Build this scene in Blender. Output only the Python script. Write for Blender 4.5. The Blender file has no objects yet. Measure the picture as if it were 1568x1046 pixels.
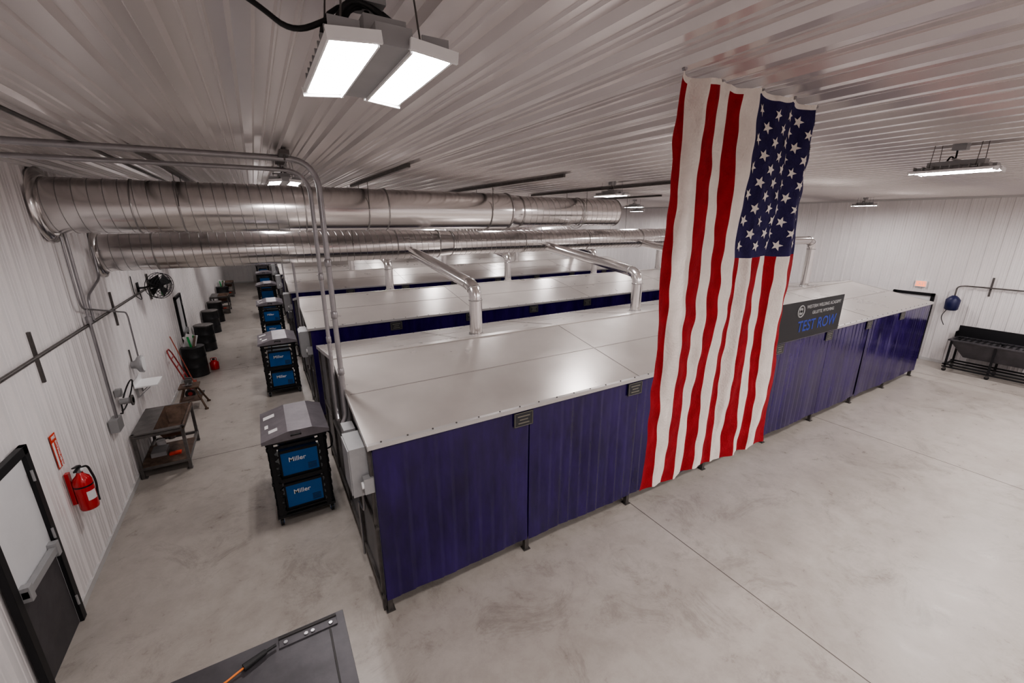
import bpy, bmesh, math, random
from mathutils import Vector, Matrix
random.seed(7)
H=4.4
S=bpy.context.scene
COL=S.collection
# ------------------------------------------------------------ materials
def mat(name,col,rough=.5,metal=0.,var=.0,scale=3.,bump=0.,bscale=20.,coat=0.,emis=None,estr=0.,spec=.5,stretch=None,rvar=0.):
    m=bpy.data.materials.new(name); m.use_nodes=True
    nt=m.node_tree; b=nt.nodes['Principled BSDF']
    b.inputs['Base Color'].default_value=(*col,1); b.inputs['Roughness'].default_value=rough
    b.inputs['Metallic'].default_value=metal; b.inputs['Specular IOR Level'].default_value=spec
    b.inputs['Coat Weight'].default_value=coat; b.inputs['Coat Roughness'].default_value=.15
    if emis: b.inputs['Emission Color'].default_value=(*emis,1); b.inputs['Emission Strength'].default_value=estr
    if var>0 or rvar>0 or bump>0:
        tc=nt.nodes.new('ShaderNodeTexCoord'); mp=nt.nodes.new('ShaderNodeMapping')
        nt.links.new(tc.outputs['Object'],mp.inputs['Vector'])
        if stretch: mp.inputs['Scale'].default_value=stretch
    if var>0 or rvar>0:
        n=nt.nodes.new('ShaderNodeTexNoise'); n.inputs['Scale'].default_value=scale; n.inputs['Detail'].default_value=4; n.inputs['Roughness'].default_value=.62
        nt.links.new(mp.outputs['Vector'],n.inputs['Vector'])
        r=nt.nodes.new('ShaderNodeValToRGB'); r.color_ramp.elements[0].position=.32; r.color_ramp.elements[1].position=.7
        r.color_ramp.elements[0].color=(*[c*(1-var) for c in col],1); r.color_ramp.elements[1].color=(*[min(1,c*(1+var)) for c in col],1)
        nt.links.new(n.outputs['Fac'],r.inputs['Fac']); nt.links.new(r.outputs['Color'],b.inputs['Base Color'])
        if rvar>0:
            mr=nt.nodes.new('ShaderNodeMapRange'); mr.inputs['From Min'].default_value=.3; mr.inputs['From Max'].default_value=.7
            mr.inputs['To Min'].default_value=rough-rvar; mr.inputs['To Max'].default_value=rough+rvar
            nt.links.new(n.outputs['Fac'],mr.inputs['Value']); nt.links.new(mr.outputs['Result'],b.inputs['Roughness'])
    if bump>0:
        n2=nt.nodes.new('ShaderNodeTexNoise'); n2.inputs['Scale'].default_value=bscale; n2.inputs['Detail'].default_value=2
        nt.links.new(mp.outputs['Vector'],n2.inputs['Vector'])
        bp=nt.nodes.new('ShaderNodeBump'); bp.inputs['Strength'].default_value=bump; bp.inputs['Distance'].default_value=.02
        nt.links.new(n2.outputs['Fac'],bp.inputs['Height']); nt.links.new(bp.outputs['Normal'],b.inputs['Normal'])
    return m
M={}
M['ceil']=mat('ceiling_metal',(.72,.68,.67),.22,.42,0,1.5)
M['wall']=mat('wall_metal',(.80,.77,.765),.38,0,.03,1.2)
M['wallbase']=mat('wall_trim_metal',(.58,.57,.565),.45)
M['galv']=mat('galvanised_steel',(.74,.715,.705),.20,.93)
M['galvd']=mat('galvanised_seam',(.40,.385,.38),.32,.9)
M['roof']=mat('booth_roof_steel',(.54,.505,.48),.31,.45,.07,1.0,0,3,rvar=.05)
M['seam']=mat('booth_roof_seam',(.36,.335,.32),.40,.4)
M['flash']=mat('flashing_steel',(.52,.50,.49),.38,.4)
M['vinyl']=mat('blue_vinyl_curtain',(.019,.0065,.078),.15,0,.4,2.0,.18,2.8,spec=.55,rvar=.06,stretch=(1.8,1.8,.5))
M['vinyl2']=mat('blue_vinyl_header',(.015,.006,.065),.2,0,spec=.4)
M['post']=mat('post_steel',(.13,.12,.115),.45,.6,.2,8)
M['grayp']=mat('gray_panel',(.17,.17,.18),.42,.4,.15,3)
M['boxg']=mat('electrical_box_gray',(.36,.36,.365),.42,.2,.06,6)
M['plate']=mat('number_plate',(.055,.055,.06),.4,.5)
M['platel']=mat('plate_lettering',(.20,.19,.16),.4,.2)
M['black']=mat('black_powder_coat',(.010,.010,.012),.45,.1)
M['rubber']=mat('black_rubber',(.013,.013,.014),.6)
M['lid']=mat('cart_lid_steel',(.25,.23,.25),.42,.5,.15,5)
M['blue']=mat('welder_blue',(.004,.10,.33),.36,0,.06,5)
M['blued']=mat('welder_face_dark',(.01,.03,.07),.4)
M['white']=mat('white_paint',(.82,.82,.82),.45)
M['paper']=mat('paper',(.75,.73,.73),.7)
M['red']=mat('extinguisher_red',(.50,.012,.015),.25,0,coat=.5)
M['signred']=mat('sign_red',(.65,.05,.02),.5)
M['rust']=mat('rusty_steel',(.15,.10,.075),.55,.5,.4,7,.1,30)
M['steel']=mat('dark_steel',(.15,.14,.135),.42,.6,.25,6,.04,20)
M['bluesteel']=mat('oiled_plate_steel',(.085,.08,.087),.46,.4,.2,4,.04,20)
M['cabedge']=mat('worn_edge_steel',(.04,.037,.037),.5,.4)
M['drum']=mat('drum_black',(.025,.025,.027),.4,.2,.3,5)
M['wood']=mat('broom_wood',(.40,.10,.07),.5)
M['htred']=mat('hand_truck_red',(.30,.03,.03),.4)
M['orange']=mat('orange_cable',(.70,.20,.04),.5)
M['conduit']=mat('conduit_steel',(.36,.35,.36),.32,.75,.1,6)
M['doorw']=mat('door_white',(.70,.70,.71),.4,0,.03,3)
M['glow']=mat('led_lens',(.9,.9,.9),.4,emis=(1,.952,.945),estr=165)
M['exit']=mat('exit_face',(.9,.35,.2),.4,emis=(1,.22,.08),estr=1.5)
M['green']=mat('green_paint',(.05,.4,.12),.5)
M['navybag']=mat('navy_plastic',(.012,.014,.07),.4)
M['fr']=mat('flag_red',(.31,.022,.028),.85,0,.15,14,.3,90,spec=.1)
M['fw']=mat('flag_white',(.77,.71,.66),.85,0,.05,14,.3,90,spec=.1)
M['fb']=mat('flag_blue',(.038,.031,.095),.85,0,.15,14,.3,90,spec=.1)
M['banner']=mat('banner_black',(.012,.012,.015),.55)
M['bannerb']=mat('banner_blue',(.015,.04,.30),.5)
M['bannerw']=mat('banner_lettering',(.36,.36,.36),.5)
M['joint']=mat('floor_joint_filler',(.12,.105,.095),.7)
# concrete
def concrete():
    m=bpy.data.materials.new('sealed_concrete'); m.use_nodes=True; nt=m.node_tree; b=nt.nodes['Principled BSDF']
    tc=nt.nodes.new('ShaderNodeTexCoord')
    def noise(s,d,r=.6,dist=0):
        n=nt.nodes.new('ShaderNodeTexNoise'); n.inputs['Scale'].default_value=s; n.inputs['Detail'].default_value=d; n.inputs['Roughness'].default_value=r; n.inputs['Distortion'].default_value=dist
        nt.links.new(tc.outputs['Object'],n.inputs['Vector']); return n
    def ramp(n,p0,c0,p1,c1):
        r=nt.nodes.new('ShaderNodeValToRGB'); r.color_ramp.elements[0].position=p0; r.color_ramp.elements[1].position=p1
        r.color_ramp.elements[0].color=(*c0,1); r.color_ramp.elements[1].color=(*c1,1)
        nt.links.new(n.outputs['Fac'],r.inputs['Fac']); return r
    def mul(A,B,f):
        mx=nt.nodes.new('ShaderNodeMix'); mx.data_type='RGBA'; mx.blend_type='MULTIPLY'; mx.inputs[0].default_value=f
        nt.links.new(A,mx.inputs[6]); nt.links.new(B,mx.inputs[7]); return mx.outputs[2]
    a=noise(.5,7,.64,.3); c=noise(3.4,8,.76,.25); g=noise(1.1,9,.82,.8)
    o=mul(ramp(a,.30,(.375,.340,.308),.70,(.485,.448,.412)).outputs['Color'],ramp(c,.36,(.80,.785,.77),.58,(1,1,1)).outputs['Color'],.65)
    o=mul(o,ramp(g,.36,(.60,.58,.56),.475,(1,1,1)).outputs['Color'],.55)
    nt.links.new(o,b.inputs['Base Color'])
    mr=nt.nodes.new('ShaderNodeMapRange'); mr.inputs['From Min'].default_value=.3; mr.inputs['From Max'].default_value=.7; mr.inputs['To Min'].default_value=.24; mr.inputs['To Max'].default_value=.44
    nt.links.new(c.outputs['Fac'],mr.inputs['Value']); nt.links.new(mr.outputs['Result'],b.inputs['Roughness'])
    return m
M['floor']=concrete()
# ------------------------------------------------------------ mesh builder
class MB:
    def __init__(s): s.v=[]; s.f=[]; s.m=[]; s.sm=[]; s.ml=[]; s.X=Matrix.Identity(4)
    def mi(s,k):
        if k not in s.ml: s.ml.append(k)
        return s.ml.index(k)
    def add(s,vs,fs,k,smooth=False):
        o=len(s.v); s.v+= [tuple(s.X@Vector(p)) for p in vs]; i=s.mi(k)
        for f in fs: s.f.append([o+a for a in f]); s.m.append(i); s.sm.append(smooth)
    def box(s,c,d,k,rot=None):
        hx,hy,hz=d[0]/2,d[1]/2,d[2]/2
        vs=[Vector((a*hx,b*hy,e*hz)) for a in(-1,1) for b in(-1,1) for e in(-1,1)]
        R=rot if rot else Matrix.Identity(3)
        vs=[R@p+Vector(c) for p in vs]
        s.add(vs,[(0,1,3,2),(4,6,7,5),(0,4,5,1),(2,3,7,6),(0,2,6,4),(1,5,7,3)],k)
    def bb(s,a,b,k):
        s.box([(a[i]+b[i])/2 for i in range(3)],[abs(b[i]-a[i]) for i in range(3)],k)
    def rev(s,p0,p1,prof,k,seg=24,cap=True,smooth=True):
        p0=Vector(p0);p1=Vector(p1);ax=(p1-p0).normalized()
        u=ax.orthogonal().normalized(); w=ax.cross(u)
        vs=[]
        for d,r in prof:
            for i in range(seg):
                a=2*math.pi*i/seg; vs.append(p0+ax*d+(u*math.cos(a)+w*math.sin(a))*r)
        fs=[]
        for j in range(len(prof)-1):
            for i in range(seg):
                fs.append((j*seg+i,j*seg+(i+1)%seg,(j+1)*seg+(i+1)%seg,(j+1)*seg+i))
        s.add(vs,fs,k,smooth)
        if cap:
            s.add(vs[:seg],[tuple(range(seg))[::-1]],k); s.add(vs[-seg:],[tuple(range(seg))],k)
    def cyl(s,p0,p1,r,k,seg=16,r2=None):
        L=(Vector(p1)-Vector(p0)).length; s.rev(p0,p1,[(0,r),(L,r if r2 is None else r2)],k,seg)
    def tube(s,path,r,k,seg=10,closed=False):
        P=[Vector(p) for p in path]; n=len(P); T=[]
        for i in range(n):
            a=P[max(0,i-1)];b=P[min(n-1,i+1)]
            if closed: a=P[i-1]; b=P[(i+1)%n]
            T.append((b-a).normalized())
        u=T[0].orthogonal().normalized(); vs=[]
        for i in range(n):
            u=(u-T[i]*u.dot(T[i])).normalized(); w=T[i].cross(u)
            for j in range(seg):
                a=2*math.pi*j/seg; vs.append(P[i]+(u*math.cos(a)+w*math.sin(a))*r)
        fs=[]
        for i in range(n if closed else n-1):
            i2=(i+1)%n
            for j in range(seg): fs.append((i*seg+j,i*seg+(j+1)%seg,i2*seg+(j+1)%seg,i2*seg+j))
        s.add(vs,fs,k,True)
        if not closed:
            s.add(vs[:seg],[tuple(range(seg))[::-1]],k); s.add(vs[-seg:],[tuple(range(seg))],k)
    def build(s,name,parent=None,bevel=0,loc=(0,0,0)):
        me=bpy.data.meshes.new(name); me.from_pydata(s.v,[],s.f)
        for k in s.ml: me.materials.append(M[k])
        me.polygons.foreach_set('material_index',s.m); me.polygons.foreach_set('use_smooth',s.sm); me.update()
        o=bpy.data.objects.new(name,me); COL.objects.link(o); o.location=loc
        if parent: o.parent=parent
        if bevel:
            b=o.modifiers.new('bevel','BEVEL'); b.width=bevel; b.segments=2; b.limit_method='ANGLE'; b.angle_limit=math.radians(50)
        return o
def rp(pts,rad,n=6):
    P=[Vector(p) for p in pts]; out=[P[0]]
    for i in range(1,len(P)-1):
        a=(P[i-1]-P[i]); b=(P[i+1]-P[i]); r=min(rad,a.length*.49,b.length*.49)
        A=P[i]+a.normalized()*r; B=P[i]+b.normalized()*r
        for j in range(n+1):
            t=j/n; out.append(A*(1-t)**2+P[i]*2*t*(1-t)+B*t*t)
    out.append(P[-1]); return out
def inst(o,name,loc,rotz=0):
    n=bpy.data.objects.new(name,o.data); COL.objects.link(n); n.location=loc; n.rotation_euler=(0,0,rotz)
    for md in o.modifiers:
        b=n.modifiers.new('bevel','BEVEL'); b.width=md.width; b.segments=2; b.limit_method='ANGLE'; b.angle_limit=md.angle_limit
    return n
def text(s,size,k,name,parent,mw,ext=.002,align='CENTER'):
    c=bpy.data.curves.new(name,'FONT'); c.body=s; c.size=size; c.extrude=ext; c.align_x=align; c.align_y='CENTER'
    c.offset=size*.012
    o=bpy.data.objects.new(name,c); COL.objects.link(o); bpy.context.view_layer.update()
    me=bpy.data.meshes.new_from_object(o); bpy.data.objects.remove(o)
    me.materials.clear(); me.materials.append(M[k])
    o=bpy.data.objects.new(name,me); COL.objects.link(o); o.parent=parent; o.matrix_local=mw
    return o
# ------------------------------------------------------------ room
XL,XR=-.542*H,4.19*H; YF,YB=-1.2*H,8.4*H; ZC=H+.165*H
def ribbed(O,U,V,N,LU,LV,per,dep,k,wid=.05,minor=.22):
    O,U,V,N=map(Vector,(O,U,V,N)); pr=[]; n=int(LU/per)
    for i in range(n+1):
        c=i*per
        pr+= [(c,0),(c+.018,dep),(c+.018+wid,dep),(c+.036+wid,0)]
        g=(per-.036-wid)/3
        for q in(1,2):
            cc=c+.036+wid+g*q; pr+= [(cc-.012,0),(cc-.004,dep*minor),(cc+.004,dep*minor),(cc+.012,0)]
    pr=[p for p in pr if p[0]<LU]+[(LU,0)]
    b=MB(); vs=[];fs=[]
    for a,d in pr:
        vs.append(O+U*a+N*d); vs.append(O+U*a+N*d+V*LV)
    for i in range(len(pr)-1): fs.append((2*i,2*i+2,2*i+3,2*i+1))
    b.add(vs,fs,k); return b
fl=MB(); fl.bb((XL-.1,YF-.1,-.2),(XR+.1,YB+.1,0),'floor')
for xx in(1.05,2.42,3.78): fl.bb((xx*H-.006,YF,-.01),(xx*H+.006,YB,.0012),'joint')
for yy in(-.35,2.1,3.4,4.7,6.0,7.3): fl.bb((XL,yy*H-.006,-.01),(XR,yy*H+.006,.0012),'joint')
fl.build('floor')
ribbed((XL,YF,ZC),(1,0,0),(0,1,0),(0,0,-1),XR-XL,YB-YF,.30,.034,'ceil',.06,.35).build('ceiling')
ribbed((XL,YF,0),(0,1,0),(0,0,1),(1,0,0),YB-YF,ZC,.29,.022,'wall').build('wall_left')
ribbed((XR,YF,0),(0,1,0),(0,0,1),(-1,0,0),YB-YF,ZC,.29,.022,'wall').build('wall_right')
ribbed((XL,YB,0),(1,0,0),(0,0,1),(0,-1,0),XR-XL,ZC,.29,.022,'wall').build('wall_back')
ribbed((XL,YF,0),(1,0,0),(0,0,1),(0,1,0),XR-XL,ZC,.29,.022,'wall').build('wall_front')
for nm,a,b in(('left',(XL,YF,0),(XL+.03,1.09*H,.09)),('right',(XR-.03,YF,0),(XR,YB,.09)),('back',(XL,YB-.03,0),(XR,YB,.09))):
    t=MB(); t.bb(a,b,'wallbase')
    if nm=='left': t.bb((XL,1.345*H,0),(XL+.03,YB,.09),'wallbase')
    t.build('baseboard_'+nm)
t=MB(); t.bb((XL,YF,ZC-.07),(XL+.05,YB,ZC-.01),'wall'); t.build('trim_1')
t=MB(); t.bb((XR-.05,YF,ZC-.09),(XR,YB,ZC-.01),'wallbase'); t.build('trim_2')
# doors
def door(name,x,y0,y1,h,side,kick=True):
    b=MB(); s=side; f=.09
    def q(xa,xb,ya,yb,za,zb,k): b.bb((x+s*xa,ya,za),(x+s*xb,yb,zb),k)
    q(0.023,.08,y0-f,y0,0,h+f,'black'); q(0.023,.08,y1,y1+f,0,h+f,'black'); q(0.023,.08,y0-f,y1+f,h,h+f,'black')
    q(0.023,.045,y0,y1,.01,h,'doorw')
    if kick:
        q(.045,.055,y0+.03,y1-.03,.03,.98,'bluesteel')
        q(.055,.11,y0+.05,y1-.05,1.02,1.10,'boxg'); q(.045,.12,y0+.05,y0+.12,.98,1.14,'boxg'); q(.045,.12,y1-.12,y1-.05,.98,1.14,'boxg')
    for z in(.3,1.2,1.9): b.cyl((x+s*.085,y1-.002,z-.06),(x+s*.085,y1-.002,z+.06),.012,'boxg',8)
    return b.build(name,bevel=.004)
door('door_1',XL,1.115*H,1.30*H,2.13,1)
door('door_2',XL,3.58*H,3.78*H,2.13,1)
door('door_3',XR,1.06*H,1.26*H,2.08,-1,False)
# ------------------------------------------------------------ booth rows
X0,X1=.162*H,3.66*H; NB=8; BW=(X1-X0)/NB
ZE=.5*H; ZR=.582*H; DEP=.93*H; PER=1.27*H; Y0=.918*H
def zroof(y,y0): 
    m=y0+DEP/2; return ZR-(abs(y-m)/(DEP/2))*(ZR-ZE)
def booth(idx):
    y0=Y0+PER*idx; y1=y0+DEP; ym=(y0+y1)/2; b=MB(); zb=.2
    for i in range(NB+1):
        x=X0+BW*i
        x=min(max(x,X0+.04),X1-.04)
        for y in(y0+.05,y1-.05):
            b.box((x,y,(ZE-.02)/2),(.06,.06,ZE-.02),'post'); b.box((x,y,.006),(.10,.10,.012),'post')
    for y in(y0+.05,y1-.05):
        b.bb((X0,y-.03,zb),(X1,y+.03,zb+.05),'post'); b.bb((X0,y-.03,ZE-.10),(X1,y+.03,ZE-.03),'post')
    for i in range(1,NB): b.bb((X0+BW*i-.015,y0+.09,zb),(X0+BW*i+.015,y1-.09,ZE-.04),'grayp')
    b.bb((X0+.05,ym-.015,zb),(X1-.05,ym+.015,ZE+.2),'grayp')
    for (y,sg) in((y0,-1),(y1,1)):
        for i in range(NB):
            xa=X0+BW*i+.004; xb=X0+BW*(i+1)-.004
            n=11; w=(xb-xa)/n
            vs=[];fs=[]; ph=random.uniform(0,6)
            zs=[ZE-.05,ZE-.30,ZE-.9,ZE-1.5,zb]
            amp=[random.uniform(.6,1.5) for _ in range(n+1)]
            for j in range(n*8+1):
                tt=j/8; xx=xa+w*tt
                fr=tt-int(tt)
                for r,zz in enumerate(zs):
                    g=min(1,.3+r*.25)
                    yy=y+sg*(.010+.011*amp[int(tt)]*g*(fr**.6)*(1 if fr<.93 else (1-fr)/.07)+.009*g*math.sin(xx*3.1+ph+r*.5)+.005*g*math.sin(xx*9.0+ph*2+r*.9))
                    if r==4: zz=zb+.006*math.sin(xx*5+ph)
                    vs.append((xx,yy,zz))
            for j in range(n*8):
                for r in range(4): fs.append((5*j+r,5*j+5+r,5*j+6+r,5*j+1+r))
            b.add(vs,fs,'vinyl',True)
            b.bb((xa,y-sg*.016-.003,zb+.01),(xb,y-sg*.016+.003,ZE-.06),'vinyl2')
            b.bb((xa-.004,y+sg*.022-.008,ZE-.055),(xb+.004,y+sg*.022+.004,ZE-.025),'vinyl2')
        for i in range(1,NB):
            px=X0+BW*i-.10
            b.bb((px-.14,y+sg*.034-.004,ZE-.25),(px+.14,y+sg*.034+.004,ZE-.06),'plate')
            for z in(ZE-.245,ZE-.07): b.bb((px-.13,y+sg*.040-.002,z),(px+.13,y+sg*.040+.002,z+.006),'platel')
            for dx in(-.13,.124): b.bb((px+dx,y+sg*.040-.002,ZE-.245),(px+dx+.006,y+sg*.040+.002,ZE-.064),'platel')
            for r in range(3):
                ww=(.09,.06,.08)[r]; b.bb((px-ww,y+sg*.040-.002,ZE-.12-.045*r),(px+ww,y+sg*.040+.002,ZE-.105-.045*r),'platel')
    for x,sg in((X0,-1),(X1,1)):
        vs=[(x,y0+.02,zb),(x,y1-.02,zb),(x,y1-.02,ZE-.01),(x,ym,ZR-.015),(x,y0+.02,ZE-.01)]
        vs+=[(p[0]-sg*.03,p[1],p[2]) for p in vs]
        b.add(vs,[(0,1,2,3,4),(9,8,7,6,5),(0,5,6,1),(1,6,7,2),(2,7,8,3),(3,8,9,4),(4,9,5,0)],'grayp' if sg<0 else 'vinyl')
        for f in(0.02,.25,.5,.75,.985): 
            yy=y0+f*DEP; b.bb((x+sg*.0,yy-.025,zb if f not in(.02,.985) else .0),(x+sg*.03,yy+.025,zroof(yy,y0)-.03),'post')
        b.bb((x,y0+.02,zb),(x+sg*.03,y1-.02,zb+.06),'post'); b.bb((x,y0+.02,ZE*.52),(x+sg*.03,y1-.02,ZE*.52+.04),'post')
    ov=.04; vs=[]
    pr=[(y0-ov,ZE),(ym,ZR),(y1+ov,ZE)]
    for x in(X0-ov,X1+ov):
        for y,z in pr: vs.append((x,y,z))
        for y,z in pr: vs.append((x,y,z-.02))
    b.add(vs,[(0,3,4,1),(1,4,5,2),(6,7,10,9),(7,8,11,10),(0,6,9,3),(2,5,11,8),(0,1,7,6),(1,2,8,7),(3,9,10,4),(4,10,11,5)],'roof')
    sl=math.atan2(ZR-ZE,DEP/2+ov)
    L=math.hypot(ZR-ZE,DEP/2+ov)
    for i in range(1,NB):
        x=X0+BW*i
        for sg in(-1,1):
            if i%2 and sg<0: continue
            c=(x,ym+sg*(DEP/2+ov)/2,(ZR+ZE)/2+.002); R=Matrix.Rotation(-sg*sl,3,'X')
            b.box(c,(.014,L,.006),'seam',R)
    for sg in(-1,1):
        f=.5; y=ym+sg*(DEP/2+ov)*f; z=ZR-(ZR-ZE)*f
        b.box(((X0+X1)/2,y,z+.002),(X1-X0,.012,.006),'seam',Matrix.Rotation(-sg*sl,3,'X'))
    b.box(((X0+X1)/2,ym,ZR-.002),(X1-X0+2*ov,.12,.010),'roof')
    for sg,y in((-1,y0-ov),(1,y1+ov)):
        b.bb((X0-ov,y-.004,ZE-.040),(X1+ov,y+.004,ZE+.003),'flash')
        b.bb((X0-ov,y,ZE-.001),(X1+ov,y-sg*.05,ZE+.010),'flash')
        if idx<2:
            for k in range(int((X1-X0)/.28)): b.cyl((X0+.1+k*.28,y-sg*.025,ZE+.006),(X0+.1+k*.28,y-sg*.025,ZE+.020),.010,'post',6)
    for x in(X0-ov,X1+ov):
        for sg in(-1,1):
            b.box((x,ym+sg*(DEP/2+ov)/2,(ZR+ZE)/2-.02),(.012,L,.06),'flash',Matrix.Rotation(-sg*sl,3,'X'))
    ye=y0+.14
    b.bb((X0-.20,ye,1.55),(X0-.02,ye+.42,2.12),'boxg'); b.bb((X0-.212,ye+.02,1.57),(X0-.20,ye+.40,2.10),'boxg')
    b.bb((X0-.10,ye-.11,1.62),(X0-.0,ye-.02,1.80),'boxg'); b.cyl((X0-.12,ye-.06,1.71),(X0-.05,ye-.06,1.71),.04,'white',12)
    b.bb((X0-.15,ye+.62,1.75),(X0-.02,ye+.85,2.05),'boxg'); b.bb((X0-.12,ye+.55,1.2),(X0-.02,ye+.70,1.42),'boxg')
    b.tube(rp([(X0-.08,ye+.2,1.55),(X0-.08,ye+.2,1.2),(X0-.08,ye+.6,1.1),(X0-.08,ye+.6,.3)],.1),.014,'conduit',8)
    b.tube(rp([(X0-.09,ye+.74,1.75),(X0-.09,ye+.74,1.3),(X0-.09,ye+.62,1.3)],.08),.012,'conduit',8)
    return b.build('welding_booth_row')
rows=[booth(i) for i in range(6)]
# ------------------------------------------------------------ banner on row 1
b=MB(); xa,xb=1.82*H,2.37*H; yb=Y0-.065
b.bb((xa,yb-.01,ZE-.02),(xb,yb+.004,ZE+.73),'banner')
for xx in(xa+.05,(xa+xb)/2,xb-.05): b.bb((xx-.015,yb+.004,ZE+.012),(xx+.015,yb+.03,ZE+.70),'post')
ban=b.build('hanging_banner')
def face(x,y,z): return Matrix.Translation((x,y,z))@Matrix.Rotation(math.radians(90),4,'X')
text('WESTERN WELDING ACADEMY',.095,'bannerw','lettering',ban,face(xb-.80,yb-.012,ZE+.60))
text('GILLETTE, WYOMING',.09,'bannerw','lettering_2',ban,face(xb-.80,yb-.012,ZE+.47))
text('TEST ROW',.31,'bannerb','lettering_3',ban,face(xb-.95,yb-.012,ZE+.22))
b=MB()
vs=[(xb-1.68+.11*math.cos(a),yb-.013,ZE+.54+.11*math.sin(a)) for a in [i*math.pi/12 for i in range(24)]]
b.tube(vs,.014,'bannerw',6,True); b.box((xb-1.68,yb-.013,ZE+.54),(.05,.006,.14),'bannerw',Matrix.Rotation(.6,3,'Y')); b.box((xb-1.68,yb-.013,ZE+.54),(.05,.006,.14),'bannerw',Matrix.Rotation(-.6,3,'Y'))
o=b.build('emblem',ban)
# ------------------------------------------------------------ ducts (helical lock-seam on a smooth tube)
def spiral(b,p0,p1,r,pitch=.14,seg=64):
    p0=Vector(p0); p1=Vector(p1)
    b.rev(p0,p1,[(0,r),((p1-p0).length,r)],'galv',seg)
    L=(p1-p0).length; ax=(p1-p0).normalized(); u=ax.orthogonal().normalized(); w=ax.cross(u)
    n=int(L/pitch); N=n*40; vs=[]; hw=.006
    for i in range(N+1):
        a=2*math.pi*i/40; d=L*i/N*.985+.008; e=u*math.cos(a)+w*math.sin(a)
        vs+=[p0+ax*(d-hw)+e*(r-.001),p0+ax*(d-hw*.5)+e*(r+.0035),p0+ax*(d+hw*.5)+e*(r+.0035),p0+ax*(d+hw)+e*(r-.001)]
    fs=[]
    for i in range(N):
        for q in range(3): fs.append((4*i+q,4*i+4+q,4*i+5+q,4*i+1+q))
    b.add(vs,fs,'galvd',False)
def ring(b,x,y,z,r,w=.03,k='galvd'): b.rev((x-w/2,y,z),(x+w/2,y,z),[(0,r),(0.002,r+.012),(w-.002,r+.012),(w,r)],k,48)
b=MB(); y,z,r=1.86*H,H+.045*H,.082*H
b.rev((XL+.025,y,z),(XL+.085,y,z),[(0,r+.12),(.03,r+.12),(.06,r+.02)],'galv',40)
spiral(b,(XL+.05,y,z),(.172*H,y,z),r,.15)
b.rev((.172*H,y,z),(1.06*H,y,z),[(0,r-.004),(.888*H,r-.004)],'galv',64)
b.rev((1.06*H,y,z),(1.12*H,y,z),[(0,r),(.02,r+.006),(.03,r),(.055*H,r*.88),(.06*H,r*.88)],'galv',48)
spiral(b,(1.12*H,y,z),(1.76*H,y,z),r*.87,.15)
for xx in(-.32,.172,.48,1.06): ring(b,xx*H,y,z,r,.022)
for xx in(1.13,1.5): ring(b,xx*H,y,z,r*.87)
b.rev((1.76*H,y,z),(1.765*H,y,z),[(0,r*.9),(.02,r*.9)],'galvd',40)
for xx in(-.2,.40,.95,1.5):
    for s in(-1,1): b.cyl((xx*H,y+s*(r+.01),z),(xx*H,y+s*(r+.01),ZC-.03),.006,'post',6)
    b.tube([(xx*H,y+(r+.01)*math.cos(a),z+(r+.01)*math.sin(a)) for a in [math.pi+i*math.pi/16 for i in range(17)]],.010,'galvd',6)
b.build('spiral_air_duct')
def exhaust(y,ysrc,z,r):
    b=MB(); xe=2.75*H
    b.rev((XL+.025,y,z),(XL+.085,y,z),[(0,r+.10),(.03,r+.10),(.06,r+.02)],'galv',40)
    spiral(b,(XL+.05,y,z),(.85*H,y,z),r,.14)
    b.rev((.85*H,y,z),(.93*H,y,z),[(0,r),(.08*H,r*.9)],'galv',64)
    spiral(b,(.93*H,y,z),(xe,y,z),r*.9,.14)
    for xx in(-.36,.28,.62,.85): ring(b,xx*H,y,z,r,.022)
    for xx in(.93,1.4,1.9,2.4): ring(b,xx*H,y,z,r*.9,.022)
    sr=.11
    for xs in(.70,1.58,2.42,3.2):
        x=xs*H; zs=ZR-.178*(.08*H)-.02; yb_=ysrc+.08*H
        if xs<3:
            path=rp([(x,yb_,zs),(x,yb_,H-.245*H),(x,y-r*.7,z-r*.5)],.22,6)
        else:
            path=rp([(x,yb_,zs),(x,yb_,z-.02),(x-.35*H,yb_+.05,z),(xe-.05,y,z)],.25,6)
        b.tube(path,sr,'galv',20)
        b.rev((x,yb_,zs-.02),(x,yb_,zs+.06),[(0,sr+.10),(.02,sr+.06),(.03,sr+.015),(.08,sr+.012)],'galvd',24)
        for q in(1,4,7): 
            p=path[q] if q<len(path) else path[-2]; d=(path[q+1]-path[q-1]).normalized() if q+1<len(path) else Vector((0,0,1))
            b.rev(p-d*.012,p+d*.012,[(0,sr),(.004,sr+.008),(.020,sr+.008),(.024,sr)],'galvd',20)
    for xx in(-.2,.40,.95,1.5,2.2):
        for s in(-1,1): b.cyl((xx*H,y+s*(r+.01),z),(xx*H,y+s*(r+.01),ZC-.03),.005,'post',6)
    return b.build('exhaust_duct')
exhaust(2.26*H,Y0+DEP/2,H-.12*H,.072*H)
exhaust(2.26*H+PER,Y0+PER+DEP/2,H-.12*H,.072*H)
exhaust(2.26*H+2*PER,Y0+2*PER+DEP/2,H-.12*H,.072*H)
b=MB()
for xx,ya,yb_ in((.40,1.25,2.1),(.95,1.25,2.3),(1.5,1.25,2.3),(-.2,1.3,2.4),(2.2,1.9,2.5)):
    b.bb((xx*H-.02,ya*H,ZC-.085),(xx*H+.02,yb_*H,ZC-.036),'post')
b.tube([(-.28*H,.3*H,ZC-.06),(-.28*H,2.6*H,ZC-.06)],.016,'post',8)
b.build('ceiling_strut_channels')
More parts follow.
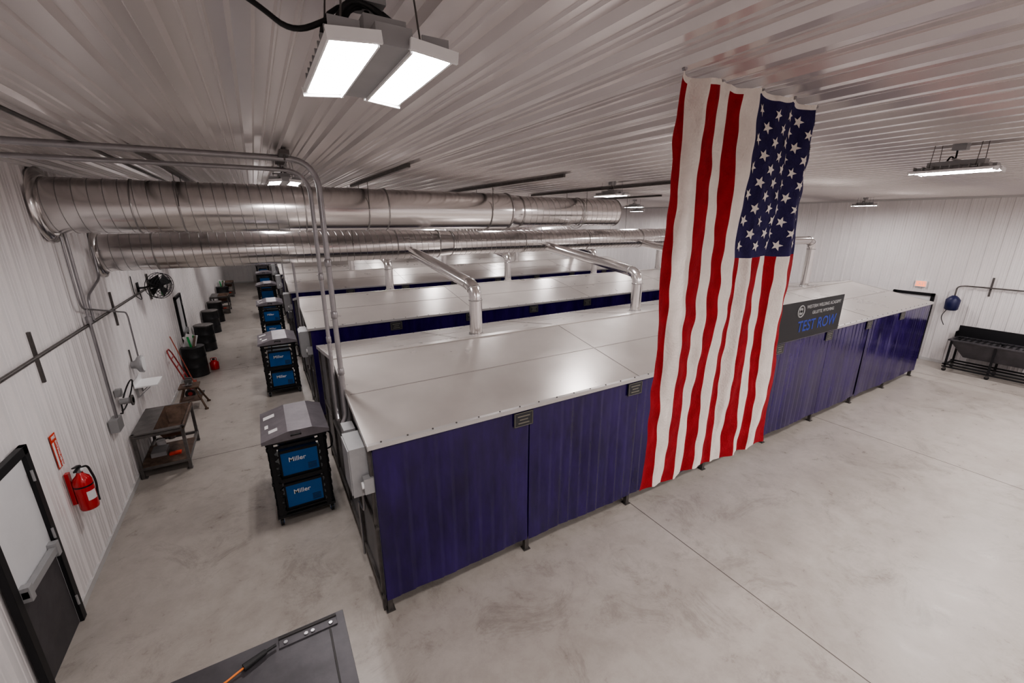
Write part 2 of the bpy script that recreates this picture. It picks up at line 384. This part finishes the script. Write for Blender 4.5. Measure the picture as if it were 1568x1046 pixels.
# conduits
b=MB()
b.tube(rp([(XL+.03,1.18*H,H+.140*H),(.150*H,1.18*H,H+.140*H),(.150*H,1.18*H,2.05),(.137*H,1.18*H,1.95),(.137*H,1.13*H,1.9)],.30,10),.030,'conduit',12)
b.tube(rp([(XL+.03,1.28*H,H+.125*H),(.140*H,1.28*H,H+.125*H),(.140*H,1.28*H,1.95),(.137*H,1.25*H,1.88)],.28,10),.024,'conduit',12)
b.bb((.07*H,1.12*H,ZC-.10),(.09*H,1.34*H,ZC-.06),'post')
for yy in(1.14,1.32): b.cyl((.08*H,yy*H,ZC-.15),(.08*H,yy*H,ZC-.03),.008,'post',6)
for q in(3.9,3.3,2.6): b.rev((.150*H,1.18*H,q),(.150*H,1.18*H,q+.09),[(0,.03),(.01,.038),(.08,.038),(.09,.03)],'conduit',12)
for q in(3.7,2.9): b.rev((.140*H,1.28*H,q),(.140*H,1.28*H,q+.09),[(0,.024),(.01,.031),(.08,.031),(.09,.024)],'conduit',12)
b.build('electrical_conduit')
for i in range(1,5):
    b=MB(); yy=1.2*H+PER*i
    b.tube(rp([(XL+.03,yy,H+.140*H),(.145*H,yy,H+.140*H),(.145*H,yy,1.98)],.25,8),.026,'conduit',10); b.build('electrical_conduit')
# ------------------------------------------------------------ high bay lights
def fixture(coil):
    b=MB(); L=.56; zc=ZC-.034
    z=H+.45
    def R(a): return Matrix.Rotation(a,3,'Y')
    b.box((0,0,z+.030),(.10,L,.05),'boxg')
    for s in(-1,1):
        b.box((s*.108,0,z+.014),(.130,L+.02,.02),'white',R(s*.10))
        RR=R(s*.10); c=Vector((s*.108,0,z+.001)); hx,hy=.055,(L-.02)/2
        b.add([RR@Vector((sx*hx,sy*hy,0))+c for sx,sy in((-1,-1),(-1,1),(1,1),(1,-1))],[(0,1,2,3)],'glow')
        for e in(-1,1): b.box((s*.108,e*(L/2+.012),z+.008),(.140,.012,.03),'white',R(s*.10))
        for e in(-1,1): b.box((s*.108+e*.062,0,z+.006),(.006,L,.022),'white',R(s*.10))
        for f in range(9): b.bb((s*.125-.04,-.26+f*.065,z+.024),(s*.125+.04,-.254+f*.065,z+.055),'boxg')
    b.bb((-.06,-.2,z+.055),(.06,.2,z+.10),'boxg'); b.bb((-.12,-.012,z+.10),(.12,.012,z+.112),'boxg')
    b.bb((-.16,.14,z+.028),(.16,.18,z+.036),'boxg'); b.bb((-.16,-.18,z+.028),(.16,-.14,z+.036),'boxg')
    for s in(-1,1):
        for e in(-1,1): b.tube([(s*.12,e*.16,z+.03),(s*.09,e*.16,zc+.03)],.003,'post',5)
    b.bb((-.05,-.05,zc-.05),(.05,.05,zc+.03),'boxg')
    b.tube(rp([(0,.02,zc-.04),(.05,.03,zc-.13),(-.02,.05,z+.15),(0,.08,z+.09)],.06),.007,'rubber',6)
    if coil:
        for c in range(6):
            ph=c*.5; r=.075+.012*c
            b.tube([(-.02+r*math.cos(a)+.05*math.sin(ph),-.06+.03*c+.02*math.sin(a*2),zc-.12+r*.75*math.sin(a)) for a in [i*math.pi/10 for i in range(20)]],.008,'rubber',6,True)
        b.tube(rp([(-.1,-.02,zc-.1),(-.22,0,zc-.16),(-.30,.06,zc-.08),(-.4,.1,zc-.02)],.1),.008,'rubber',6)
    return b
fa=fixture(True).build('high_bay_light',loc=(.0905*H,.358*H,0))
fb=None
locs=[]
for i in range(4):
    for j in range(-1,7):
        if (i,j)==(0,0): continue
        locs.append(((.0905+1.24*i)*H if i<3 else 3.72*H,(.355+1.06*j)*H,0))
for xx in(.71,1.33,1.95,2.57,3.2): locs.append((xx*H,-.28*H,0))  # extra fixtures out of view, added to brighten the open floor and flag
locs.append((3.15*H,.36*H,0))  # one more unseen fixture, added to lift the dim right side
for loc in locs:
    if fb is None: fb=fixture(False).build('high_bay_light',loc=loc)
    else: inst(fb,'high_bay_light',loc)
# ------------------------------------------------------------ flag
fx0,fx1=.417*H,.716*H; FW=fx1-fx0; fy=.347*H; FT=H+.160*H; FH=.528*H
def FP(s,t,off=0):
    sag=.030*abs(math.sin(math.pi*4.0*s))**.8*(1-t)**3
    k=.45+.55*min(1,(1-t)*1.2)
    def crease(v): return abs(math.sin(math.pi*v))
    d=.020*math.sin(2*math.pi*(4.1*s+.05*math.sin(3*t)))*k+.012*math.sin(2*math.pi*(1.2*s+.8*t))
    d+=.020*crease(6.5*s+.35*t+.12*math.sin(7*t))+.012*crease(3.2*s-.5*t+.3)
    d+=.006*math.sin(17*t+13*s)*math.sin(21*s+5*t)+.006*math.sin(2*math.pi*(3*t+1.5*s))*math.sin(6.5*s+2)
    d+=.005*math.sin(38*t-60*s+3*math.sin(9*t+4*s))*math.sin(37*s+11*t)*(.5+.5*math.sin(11*t+7*s))+.003*math.sin(80*t+25*s)*math.sin(53*s-7*t)
    x=fx0+FW*s+.006*math.sin(2*math.pi*(4.1*s)+1.3)+.008*math.sin(9*t)*(s-.5)+.0025*math.sin(50*t+9*s)*math.sin(20*s)-.015*t*t
    z=FT-sag-FH*t-.03*t*(s-.3)+.008*t*math.sin(2*math.pi*3.3*s)
    return Vector((x,fy-.015+d+off,z))
NS,NT=13*14,320
b=MB(); vs=[]
for j in range(NT+1):
    for i in range(NS+1): vs.append(FP(i/NS,j/NT))
groups={'fr':[],'fw':[],'fb':[]}
for j in range(NT):
    for i in range(NS):
        st=i//14; t=(j+.5)/NT
        k='fr' if st%2==0 else 'fw'
        if st>=6 and t<.395: k='fb'
        if t<.012: k='fw'
        a=j*(NS+1)+i; groups[k].append((a,a+1,a+NS+2,a+NS+1))
b.v+=[tuple(p) for p in vs]
for k,fsl in groups.items():
    mi=b.mi(k)
    for f in fsl: b.f.append(list(f)); b.m.append(mi); b.sm.append(True)
c0,c1=6/13,1.0; 
for a in range(9):
    for q in range(11):
        if (a+q)%2: continue
        cs=c0+(c1-c0)*(a+1)/10; ct=.012+.383*(q+1)/12
        R=.036
        for off in(-.004,.004):
            pts=[(cs,ct)]
            for ring_ in(.33,.66,1):
                for i in range(20):
                    an=math.pi*i/10; rr=(R if i%4==0 else (R*.40 if i%4==2 else R*.56))*ring_
                    pts.append((cs+rr*math.cos(an)/FW*.95,ct+rr*math.sin(an)/FH))
            fs=[(0,1+i,1+(i+1)%20) for i in range(20)]
            for g in range(2):
                o_=1+g*20
                fs+=[(o_+i,o_+20+i,o_+20+(i+1)%20,o_+(i+1)%20) for i in range(20)]
            b.add([FP(u,v,off) for u,v in pts],fs,'fw')
for q in range(5):
    p=FP(min(.995,max(.005,q/4)),0); b.cyl(p,(p[0],p[1],ZC-.0),.003,'white',6); b.cyl((p[0],p[1]-.008,p[2]-.012),(p[0],p[1]+.008,p[2]-.012),.010,'conduit',8)
b.build('american_flag')
# ------------------------------------------------------------ welder carts
def cart():
    b=MB(); w,d=.80,.98
    for sx in(-1,1):
        for sy in(-1,1):
            x,y=sx*(w/2-.05),sy*(d/2-.06)
            b.cyl((x-.02,y,.055),(x+.02,y,.055),.055,'rubber',16); b.cyl((x-.024,y,.055),(x+.024,y,.055),.03,'blue',10)
            b.bb((x-.035,y-.03,.07),(x-.027,y+.03,.13),'boxg'); b.bb((x+.027,y-.03,.07),(x+.035,y+.03,.13),'boxg'); b.bb((x-.035,y-.04,.125),(x+.035,y+.04,.14),'boxg')
            b.box((x,y,.75),(.04,.04,1.22),'black')
    b.bb((-w/2,-d/2,.14),(w/2,d/2,.18),'black')
    for z in(.20,.74): b.bb((-w/2+.02,-d/2+.02,z),(w/2-.02,d/2-.02,z+.025),'black')
    for z in(.70,1.26,1.34):
        b.bb((-w/2,-d/2+.02,z),(w/2,-d/2+.05,z+.04),'black'); b.bb((-w/2,d/2-.05,z),(w/2,d/2-.02,z+.04),'black')
        for s in(-1,1): b.bb((s*(w/2-.02)-.015,-d/2,z),(s*(w/2-.02)+.015,d/2,z+.04),'black')
    for s in(-1,1):
        x=s*(w/2-.015)
        for k in range(9):
            z=.24+k*.125; b.bb((x-.006,-d/2+.02,z),(x+.006,-d/2+.14,z+.055),'black'); b.bb((x-.006,d/2-.14,z),(x+.006,d/2-.02,z+.055),'black')
        for k in range(8):
            y=-d/2+.12+k*.105; b.box((x,y,.46),(.012,.03,.50),'black',Matrix.Rotation(.22*(-1)**k,3,'X')); b.box((x,y,1.0),(.012,.03,.48),'black',Matrix.Rotation(.22*(-1)**k,3,'X'))
        for k in range(10):
            z=.22+k*.115; b.cyl((s*(w/2-.09),-d/2+.005,z),(s*(w/2-.09),-d/2+.02,z),.042,'black',10)
        b.bb((s*(w/2-.07)-.04,-d/2+.004,.18),(s*(w/2-.07)+.02,-d/2+.02,1.36),'black')
    for z in(.235,.775):
        b.bb((-.24,-d/2+.06,z),(.25,d/2-.20,z+.40),'blue')
        b.bb((-.26,-d/2+.05,z-.01),(.27,-d/2+.07,z+.02),'black'); b.bb((-.25,-d/2+.055,z+.38),(.26,-d/2+.075,z+.42),'black')
        for s in(-.25,.26): b.bb((s-.012,-d/2+.05,z),(s+.012,-d/2+.075,z+.41),'black')
        for k in range(5): b.bb((.10,-d/2+.054,z+.05+k*.022),(.22,-d/2+.062,z+.058+k*.022),'blued')
        b.bb((-.2,d/2-.20,z+.05),(.2,d/2-.17,z+.35),'blued')
        b.tube(rp([(-.15,-d/2+.2,z+.40),(-.15,-d/2+.2,z+.45),(-.15,.1,z+.45),(-.15,.1,z+.40)],.03),.012,'rubber',8)
        b.tube(rp([(-.24,.1,z+.1),(-.33,.12,z+.02),(-.37,-.1,z+.15),(-.36,-.25,z-.02)],.08),.012,'rubber',8)
        b.bb((-.262,-.2,z+.05),(-.24,.2,z+.33),'blued')
    e=.04; z=1.44
    vs=[];
    for y in(-d/2-e,d/2+e):
        for x,zz in((-w/2-e,z-.05),(-w/2-e,z),(-.10,z+.09),(.22,z+.09),(w/2+e,z+.01),(w/2+e,z-.04)): vs.append((x,y,zz))
    fs=[(i,i+1,7+i,6+i) for i in range(5)]+[(5,4,3,2,1,0),(6,7,8,9,10,11),(0,6,11,5)]
    b.add(vs,fs,'lid')
    b.bb((-w/2,-d/2+.0,1.36),(w/2,d/2,1.40),'black')
    b.box((-.28,-.30,z+.045),(.12,.10,.004),'paper',Matrix.Rotation(-.26,3,'Y')); b.box((-.32,.25,z+.036),(.16,.12,.004),'paper',Matrix.Rotation(-.26,3,'Y'))
    b.box((-.36,-.10,z+.028),(.05,.12,.004),'paper',Matrix.Rotation(-.26,3,'Y'))
    b.tube(rp([(-.06,-d/2-.05,z+.02),(-.06,-d/2-.10,z+.05),(.06,-d/2-.10,z+.05),(.06,-d/2-.05,z+.02)],.03),.012,'rubber',8)
    b.tube([(w/2+.02+.08*math.cos(a),-.1+.02*math.sin(3*a),1.05+.16*math.sin(a)) for a in [i*math.pi/10 for i in range(20)]],.013,'rubber',6,True)
    return b
cs=None
for i,yy in enumerate((1.54,2.81,4.15,5.40,6.65,7.9)):
    loc=(.022*H,yy*H,0)
    if cs is None: cs=c=cart().build('welding_machine_cart',bevel=.004,loc=loc)
    else: c=inst(cs,'welding_machine_cart',loc)
    if i<3:
        for z in(.235,.775): text('Miller',.10,'white','lettering',c,Matrix.Translation((-.03,-.436,z+.26))@Matrix.Rotation(math.radians(90),4,'X'))
# ------------------------------------------------------------ work tables
def bench():
    b=MB(); w,d,h=.74,1.28,.86
    for sx in(-1,1):
        for sy in(-1,1): b.box((sx*(w/2-.03),sy*(d/2-.03),h/2),(.05,.05,h),'steel'); b.box((sx*(w/2-.045),sy*(d/2-.045),.005),(.09,.09,.01),'steel')
    for z in(.16,h-.09):
        for s in(-1,1): b.bb((-w/2,s*(d/2-.03)-.025,z),(w/2,s*(d/2-.03)+.025,z+.05),'steel'); b.bb((s*(w/2-.03)-.025,-d/2,z),(s*(w/2-.03)+.025,d/2,z+.05),'steel')
    b.bb((-w/2+.02,-d/2+.02,.20),(w/2-.02,d/2-.35,.215),'rust')
    b.bb((-w/2,-d/2,h-.03),(-w/2+.30,d/2,h),'steel')
    x0=-w/2+.30
    b.bb((x0,-d/2,h-.03),(w/2,-d/2+.10,h),'steel'); b.bb((x0,d/2-.04,h-.03),(w/2,d/2,h),'steel'); b.bb((w/2-.03,-d/2,h-.06),(w/2,d/2,h),'rust')
    t=[(x0,-d/2+.10,h-.005),(w/2-.03,-d/2+.10,h-.005),(w/2-.03,d/2-.04,h-.005),(x0,d/2-.04,h-.005)]
    q=[(x0+.06,-d/2+.32,h-.28),(w/2-.10,-d/2+.32,h-.28),(w/2-.10,d/2-.26,h-.28),(x0+.06,d/2-.26,h-.28)]
    b.add(t+q,[(0,1,5,4),(1,2,6,5),(2,3,7,6),(3,0,4,7),(4,5,6,7)],'rust')
    b.cyl((.05,0,h-.45),(.05,0,h-.27),.06,'steel',16)
    b.bb((-.25,-.30,.215),(-.02,.02,.30),'boxg'); b.cyl((-.15,.12,.215),(-.15,.12,.36),.07,'paper',14); b.bb((.02,-.35,.215),(.2,-.25,.25),'signred')
    return b
bo=bench().build('steel_work_bench',bevel=.004,loc=(-.447*H,2.165*H,0))
inst(bo,'steel_work_bench',(-.445*H,5.75*H,0)); inst(bo,'steel_work_bench',(-.445*H,7.0*H,0))
b=MB(); 
for sx in(-1,1):
    for sy in(-1,1): b.tube([(sx*.10,sy*.10,.55),(sx*.28,sy*.28,.02)],.022,'rust',8); b.cyl((sx*.28,sy*.28,0),(sx*.28,sy*.28,.03),.04,'rust',10)
b.bb((-.20,-.20,.55),(.20,.20,.58),'rust'); b.bb((-.2,-.2,.22),(.2,.2,.235),'rust')
b.bb((-.06,-.10,.58),(.06,.10,.68),'steel'); b.bb((-.07,.05,.66),(.07,.10,.75),'steel'); b.bb((-.07,-.09,.66),(.07,-.05,.75),'steel'); b.cyl((0,-.25,.66),(0,-.08,.66),.015,'conduit',8); b.cyl((-.09,-.24,.66),(.09,-.24,.66),.008,'conduit',8)
b.build('vise_stand',bevel=.003,loc=(-.43*H,2.76*H,0))
def drum(stuff):
    b=MB(); prof=[(0,.28),(.01,.295),(.03,.285)]
    for z in(.29,.58): prof+=[(z-.02,.285),(z,.297),(z+.02,.285)]
    prof+=[(.85,.285),(.87,.295),(.88,.285)]
    b.rev((0,0,0),(0,0,.88),prof,'drum',28)
    if stuff:
        for k in range(6):
            a=k*1.1; b.box((.1*math.cos(a),.1*math.sin(a),1.0),(.05,.03,.40),('paper','green','rust')[k%3],Matrix.Rotation(.3*math.sin(a*2),3,'X')@Matrix.Rotation(.3*math.cos(a),3,'Y'))
        b.box((-.06,.05,1.03),(.22,.012,.42),'paper',Matrix.Rotation(.35,3,'Y'))
    else: b.rev((0,0,.88),(0,0,.92),[(0,.29),(.02,.30),(.04,.27)],'steel',24)
    return b
d1=drum(True).build('steel_drum',loc=(-.465*H,3.38*H,0)); d2=drum(False).build('steel_drum',loc=(-.465*H,4.7*H,0))
inst(d2,'steel_drum',(-.46*H,5.2*H,0)); inst(d1,'steel_drum',(-.46*H,6.45*H,0)); inst(d2,'steel_drum',(-.46*H,4.05*H,0))
b=MB(); b.rev((0,0,0),(0,0,.30),[(0,.10),(.02,.12),(.22,.12),(.27,.06),(.30,.03)],'red',18); b.cyl((0,0,.30),(0,0,.34),.035,'black',10); b.tube(rp([(-.06,0,.25),(-.08,0,.36),(.08,0,.36),(.06,0,.25)],.04),.01,'red',6)
b.build('fuel_can',loc=(-.375*H,3.46*H,0))
b=MB(); dx=.36; b.cyl((dx,0,.14),(.045,.12,1.45),.013,'wood',8); b.box((dx+.01,0,.11),(.06,.36,.06),'wood'); b.box((dx+.01,0,.045),(.07,.38,.09),'rubber')
b.build('push_broom',loc=(XL,3.13*H,0))
# hand truck leaning on wall
b=MB()
def hp(s,t): return (.42-.34*t,s*.19,.10+1.15*t)
for s in(-1,1):
    b.tube(rp([hp(s,0),hp(s,.92),hp(s*.5,1.02)],.08),.016,'htred',8)
    b.cyl((.36,s*.19-.035,.11),(.36,s*.19+.035,.11),.11,'rubber',18); b.cyl((.36,s*.19-.04,.11),(.36,s*.19+.04,.11),.05,'htred',12)
b.tube([hp(-.5,1.02),hp(.5,1.02)],.016,'htred',8)
for t in(.2,.42,.64,.84): b.tube([hp(-1,t),hp(1,t)],.013,'htred',8)
b.cyl((.36,-.2,.11),(.36,.2,.11),.012,'steel',8); b.bb((.42,-.2,.0),(.62,.2,.012),'steel'); b.bb((.41,-.2,.0),(.425,.2,.15),'steel')
b.build('hand_truck',loc=(XL,2.98*H,0))
# wall fan
b=MB(); c=Vector((XL+.42,2.69*H,3.04)); R=.27
dirn=Vector((.75,-.6,-.15)).normalized(); u=dirn.orthogonal().normalized(); w=dirn.cross(u)
for off,rr in((-.07,R),(.07,R),(0,R*1.02),(.09,R*.6),(.10,R*.3),(-.09,R*.6),(.085,R*.8)):
    b.tube([c+dirn*off+(u*math.cos(a)+w*math.sin(a))*rr for a in [i*math.pi/16 for i in range(32)]],.006,'black',6,True)
for i in range(20):
    a=i*math.pi/10; e=u*math.cos(a)+w*math.sin(a)
    b.tube([c+dirn*.10+e*.05,c+dirn*.09+e*R*.6,c+dirn*.07+e*R,c-dirn*.07+e*R,c-dirn*.09+e*R*.6,c-dirn*.10+e*.06],.003,'black',5)
for i in range(4):
    a=i*math.pi/2; e=u*math.cos(a)+w*math.sin(a); e2=dirn.cross(e)
    p=[c+e*.05-e2*.05+dirn*.02,c+e*.24-e2*.11+dirn*.035,c+e*.24+e2*.11-dirn*.035,c+e*.05+e2*.05-dirn*.02]
    b.add(p,[(0,1,2,3)],'black')
b.rev(c-dirn*.2,c+dirn*.05,[(0,.06),(.03,.08),(.2,.08),(.25,.05)],'black',16)
b.tube(rp([c-dirn*.15,(XL+.15,c.y+.1,3.0),(XL+.03,c.y+.1,3.0)],.05),.02,'black',8); b.bb((XL+.022,c.y+.02,2.88),(XL+.04,c.y+.18,3.12),'black')
b.tube(rp([(XL+.03,c.y+.1,3.0),(XL+.10,c.y-.1,2.75),(XL+.03,c.y-.3,2.9),(XL+.03,c.y-.3,3.3)],.1),.008,'rubber',6)
b.build('wall_fan')
# fire extinguisher + sign
b=MB(); x,y=XL+.15,1.475*H; z=.98
b.rev((x,y,z),(x,y,z+.50),[(0,.06),(.01,.085),(.03,.09),(.38,.09),(.43,.075),(.47,.04),(.50,.028)],'red',28)
b.cyl((x,y,z+.50),(x,y,z+.55),.022,'conduit',12); b.box((x,y-.03,z+.56),(.03,.16,.018),'black'); b.box((x,y-.05,z+.60),(.03,.15,.014),'black',Matrix.Rotation(-.25,3,'X'))
b.cyl((x+.02,y+.0,z+.53),(x+.045,y,z+.53),.022,'white',12)
b.tube(rp([(x+.0,y+.03,z+.54),(x+.04,y+.13,z+.52),(x+.08,y+.12,z+.3),(x+.07,y+.09,z+.12)],.08),.012,'rubber',8); b.cyl((x+.07,y+.09,z+.14),(x+.06,y+.08,z+.04),.012,'rubber',10,.024)
b.add([(x+.0925*math.cos(a)*1.0,y+.0925*math.sin(a),zz) for zz in(z+.14,z+.26) for a in [-1.2+i*.15 for i in range(8)]],[(i,i+1,9+i,8+i) for i in range(7)],'paper',True)
b.bb((XL+.022,y-.03,z+.1),(XL+.06,y+.03,z+.52),'red'); b.rev((x,y,z+.32),(x,y,z+.34),[(0,.092),(.02,.092)],'black',24,False)
b.build('fire_extinguisher')
b=MB(); b.bb((XL+.022,y-.075,1.60),(XL+.026,y+.075,2.02),'signred'); b.bb((XL+.0262,y-.06,1.86),(XL+.0275,y+.06,2.0),'signred')
sg=b.build('fire_extinguisher_sign')
RS=Matrix.Rotation(math.radians(90),4,'Z')@Matrix.Rotation(math.radians(90),4,'X')
text('FIRE',.055,'white','lettering',sg,Matrix.Translation((XL+.029,y,1.98))@RS)
text('EXTINGUISHER',.050,'white','lettering_2',sg,Matrix.Translation((XL+.029,y+.03,1.76))@RS@Matrix.Rotation(math.radians(-90),4,'Z'))
b=MB(); b.bb((XL+.027,y-.065,1.615),(XL+.0285,y-.02,1.93),'white'); b.build('sign_panel',sg)
# wall conduits left
b=MB(); xw=XL+.07; zp=2.92
b.tube([(xw,-.3*H,zp),(xw,3.3*H,zp)],.022,'post',10)
for yy in(1.0,1.52,2.25,2.95): b.bb((XL+.022,yy*H-.02,zp-.32),(XL+.05,yy*H+.02,zp+.28),'post')
b.tube(rp([(XL+.10,1.90*H,4.25),(XL+.10,1.90*H,1.3)],.1),.02,'conduit',10)
b.tube(rp([(xw,1.97*H,2.9),(xw,1.97*H,3.3),(xw,2.15*H,3.5),(xw,2.15*H,4.0)],.15),.018,'conduit',10)
b.tube(rp([(xw+.03,1.86*H,4.2),(xw+.03,1.86*H,3.2),(xw+.03,2.35*H,2.75),(xw+.03,2.35*H,1.6)],.15),.014,'conduit',8)
b.bb((XL+.022,1.87*H,1.22),(XL+.13,1.93*H,1.42),'boxg'); b.cyl((XL+.1,1.90*H,2.95),(XL+.1,1.90*H,3.05),.04,'conduit',10)
b.bb((XL+.022,1.2*H,3.6),(XL+.06,1.3*H,3.75),'boxg')
b.build('wall_piping')
b=MB(); yy=2.02*H; zz=1.50
b.bb((XL+.022,yy-.05,zz+.1),(XL+.10,yy+.05,zz+.22),'boxg'); b.cyl((XL+.05,yy,zz+.0),(XL+.22,yy,zz+.0),.05,'boxg',14); b.cyl((XL+.2,yy,zz),(XL+.22,yy,zz),.09,'steel',16)
b.tube([(XL+.16+.08*math.sin(a),yy+.30*math.cos(a),zz+.10+.24*math.sin(a)) for a in [-2.2+i*.27 for i in range(20)]],.011,'rubber',8)
b.tube(rp([(XL+.10,yy-.3,zz-.1),(XL+.08,yy-.1,zz-.18),(XL+.06,yy,zz-.0)],.1),.011,'rubber',8)
b.build('air_hose_hanger')
b=MB(); yy=2.33*H
b.bb((XL+.022,yy-.30,1.36),(XL+.36,yy+.22,1.385),'white'); 
for s in(-.2,.15): b.bb((XL+.022,yy+s-.01,1.15),(XL+.04,yy+s+.01,1.36),'boxg'); b.box((XL+.15,yy+s,1.26),(.015,.015,.30),'boxg',Matrix.Rotation(.85,3,'Y'))
b.bb((XL+.022,yy-.32,1.36),(XL+.03,yy+.24,1.50),'white')
b.build('wall_shelf')
b=MB(); zz=1.78; b.rev((XL+.025,yy-.12,zz),(XL+.2,yy-.12,zz),[(0,.07),(.06,.08),(.10,.15),(.16,.17),(.175,.15)],'boxg',24); b.cyl((XL+.185,yy-.12,zz),(XL+.205,yy-.12,zz),.14,'white',24); b.cyl((XL+.04,yy-.12,zz),(XL+.04,yy-.12,zz+.3),.012,'post',8); b.build('wall_work_lamp')
b=MB(); b.bb((XL+.022,3.25*H,2.5),(XL+.06,3.32*H,2.68),'green'); b.bb((XL+.06,3.255*H,2.52),(XL+.065,3.315*H,2.66),'white'); b.build('green_exit_sign')  # stands for the small green exit sign on the left wall
# ------------------------------------------------------------ right wall items
b=MB(); y=1.134*H; b.bb((XR-.06,y-.15,2.34),(XR-.023,y+.15,2.54),'white'); b.bb((XR-.065,y-.13,2.36),(XR-.06,y+.13,2.52),'exit'); ex=b.build('exit_sign',bevel=.004)
RR=Matrix.Rotation(math.radians(-90),4,'Z')@Matrix.Rotation(math.radians(90),4,'X')
text('EXIT',.15,'white','lettering',ex,Matrix.Translation((XR-.068,y,2.44))@RR)
b=MB(); y=.93*H; z=1.95
b.rev((XR-.26,y,z-.20),(XR-.26,y,z+.25),[(0,.12),(.04,.16),(.32,.17),(.40,.11),(.45,.05)],'navybag',16); b.bb((XR-.14,y-.08,z-.1),(XR-.023,y+.08,z+.15),'steel')
b.tube(rp([(XR-.15,y+.02,z+.15),(XR-.15,y+.02,z+.52),(XR-.08,y-.15,z+.55),(XR-.06,.3*H,z+.55)],.12),.02,'post',8)
b.bb((XR-.05,.78*H-.02,z+.3),(XR-.023,.78*H+.02,z+.85),'post')
b.tube(rp([(XR-.24,y+.05,z-.1),(XR-.19,y+.2,z-.45),(XR-.16,y+.08,z-.7)],.15),.01,'rubber',6)
b.build('retractable_hose_reel')
b=MB() # rolling bin cart
ya,yb_=.42*H,.86*H; xa,xb=XR-.95,XR-.18; zt=.98
for xx in(xa+.04,xb-.04):
    for yy in(ya+.1,(ya+yb_)/2,yb_-.06):
        b.box((xx,yy,.54),(.05,.05,.86),'black'); b.cyl((xx-.02,yy,.05),(xx+.02,yy,.05),.05,'rubber',14); b.bb((xx-.03,yy-.03,.06),(xx+.03,yy+.03,.13),'steel')
for z in(.12,.20): 
    b.bb((xa,ya,z),(xa+.05,yb_,z+.04),'black'); b.bb((xb-.05,ya,z),(xb,yb_,z+.04),'black')
for yy in(ya+.1,yb_-.06): b.bb((xa,yy-.025,.2),(xb,yy+.025,.24),'black')
t=[(xa,ya,zt),(xb,ya,zt),(xb,yb_,zt),(xa,yb_,zt)]; q=[(xa+.2,ya+.3,zt-.5),(xb-.2,ya+.3,zt-.5),(xb-.2,yb_-.35,zt-.5),(xa+.2,yb_-.35,zt-.5)]
b.add(t+q,[(0,1,5,4),(1,2,6,5),(2,3,7,6),(3,0,4,7),(4,5,6,7)],'bluesteel')
for A,B in(((xa-.02,ya,zt-.03),(xa+.06,yb_,zt+.01)),((xb-.04,ya,zt-.03),(xb+.02,yb_,zt+.01)),((xa,yb_-.05,zt-.03),(xb,yb_+.02,zt+.01)),((xa,ya,zt-.03),(xb,ya+.05,zt+.01))): b.bb(A,B,'bluesteel')
for k in range(14):
    yy=ya+.1+k*.13; b.bb((xa+.04,yy,zt-.02),(xb-.02,yy+.03,zt-.0),'black')
b.bb((xb-.0,ya,zt),(xb+.02,yb_+.02,zt+.34),'black'); b.bb((xb-.25,yb_,zt),(xb+.02,yb_+.02,zt+.18),'black')
b.build('rolling_scrap_bin',bevel=.004)
# ------------------------------------------------------------ foreground steel cabinet
b=MB(); zt=.25*H; xa,xb=-.30*H,.045*H; yb_=.745*H; ya=yb_-.95
b.bb((xa,ya,zt-.012),(xb,yb_,zt),'bluesteel')
b.bb((xa+.03,ya+.03,.12),(xb-.03,yb_-.03,zt-.012),'bluesteel')
b.bb((xb-.035,ya,zt-.06),(xb,yb_,zt-.012),'cabedge'); b.bb((xa,yb_-.035,zt-.06),(xb,yb_,zt-.012),'cabedge')
for xx in(xa+.08,xb-.08):
    for yy in(ya+.08,yb_-.08): b.bb((xx-.03,yy-.03,0),(xx+.03,yy+.03,.12),'black')
b.bb((xb-.13,ya,zt),(xb-.115,yb_-.1,zt+.004),'cabedge')
hx=xb-.30; hy=yb_-.10
b.bb((hx-.20,hy-.03,zt),(hx+.24,hy+.06,zt+.012),'bluesteel'); b.cyl((hx-.20,hy+.06,zt+.014),(hx+.24,hy+.06,zt+.014),.014,'cabedge',10)
for dx in(-.15,-.0,.05,.19): b.cyl((hx+dx,hy+.0,zt+.010),(hx+dx,hy+.0,zt+.022),.016,'conduit',6)
b.cyl((xa+.78,hy-.08,zt+.03),(xa+.93,hy-.02,zt+.03),.028,'rubber',14,.02); b.cyl((xa+.93,hy-.02,zt+.03),(xa+1.0,hy+.0,zt+.03),.012,'rubber',10)
b.tube(rp([(xa+.78,hy-.08,zt+.03),(xa+.6,hy-.15,zt+.012),(xa+.5,hy-.02,zt+.012),(xa+.3,hy-.12,zt+.012),(xa+.1,hy-.3,zt+.012)],.12),.008,'orange',8)
b.build('steel_tool_cabinet',bevel=.003)
# ------------------------------------------------------------ world / camera
w=bpy.data.worlds.new('world'); S.world=w; w.use_nodes=True; w.node_tree.nodes['Background'].inputs[0].default_value=(.5,.5,.52,1); w.node_tree.nodes['Background'].inputs[1].default_value=.3
cam=bpy.data.cameras.new('camera'); co=bpy.data.objects.new('camera',cam); COL.objects.link(co)
cam.sensor_width=36; cam.lens=36*644/1568; cam.clip_start=.05; cam.clip_end=200
co.location=(0,0,H); co.rotation_euler=(math.radians(90-16.0),0,math.radians(-30.6)); S.camera=co
S.view_settings.view_transform='AgX'; S.view_settings.look='AgX - Medium High Contrast'; S.view_settings.exposure=0.05
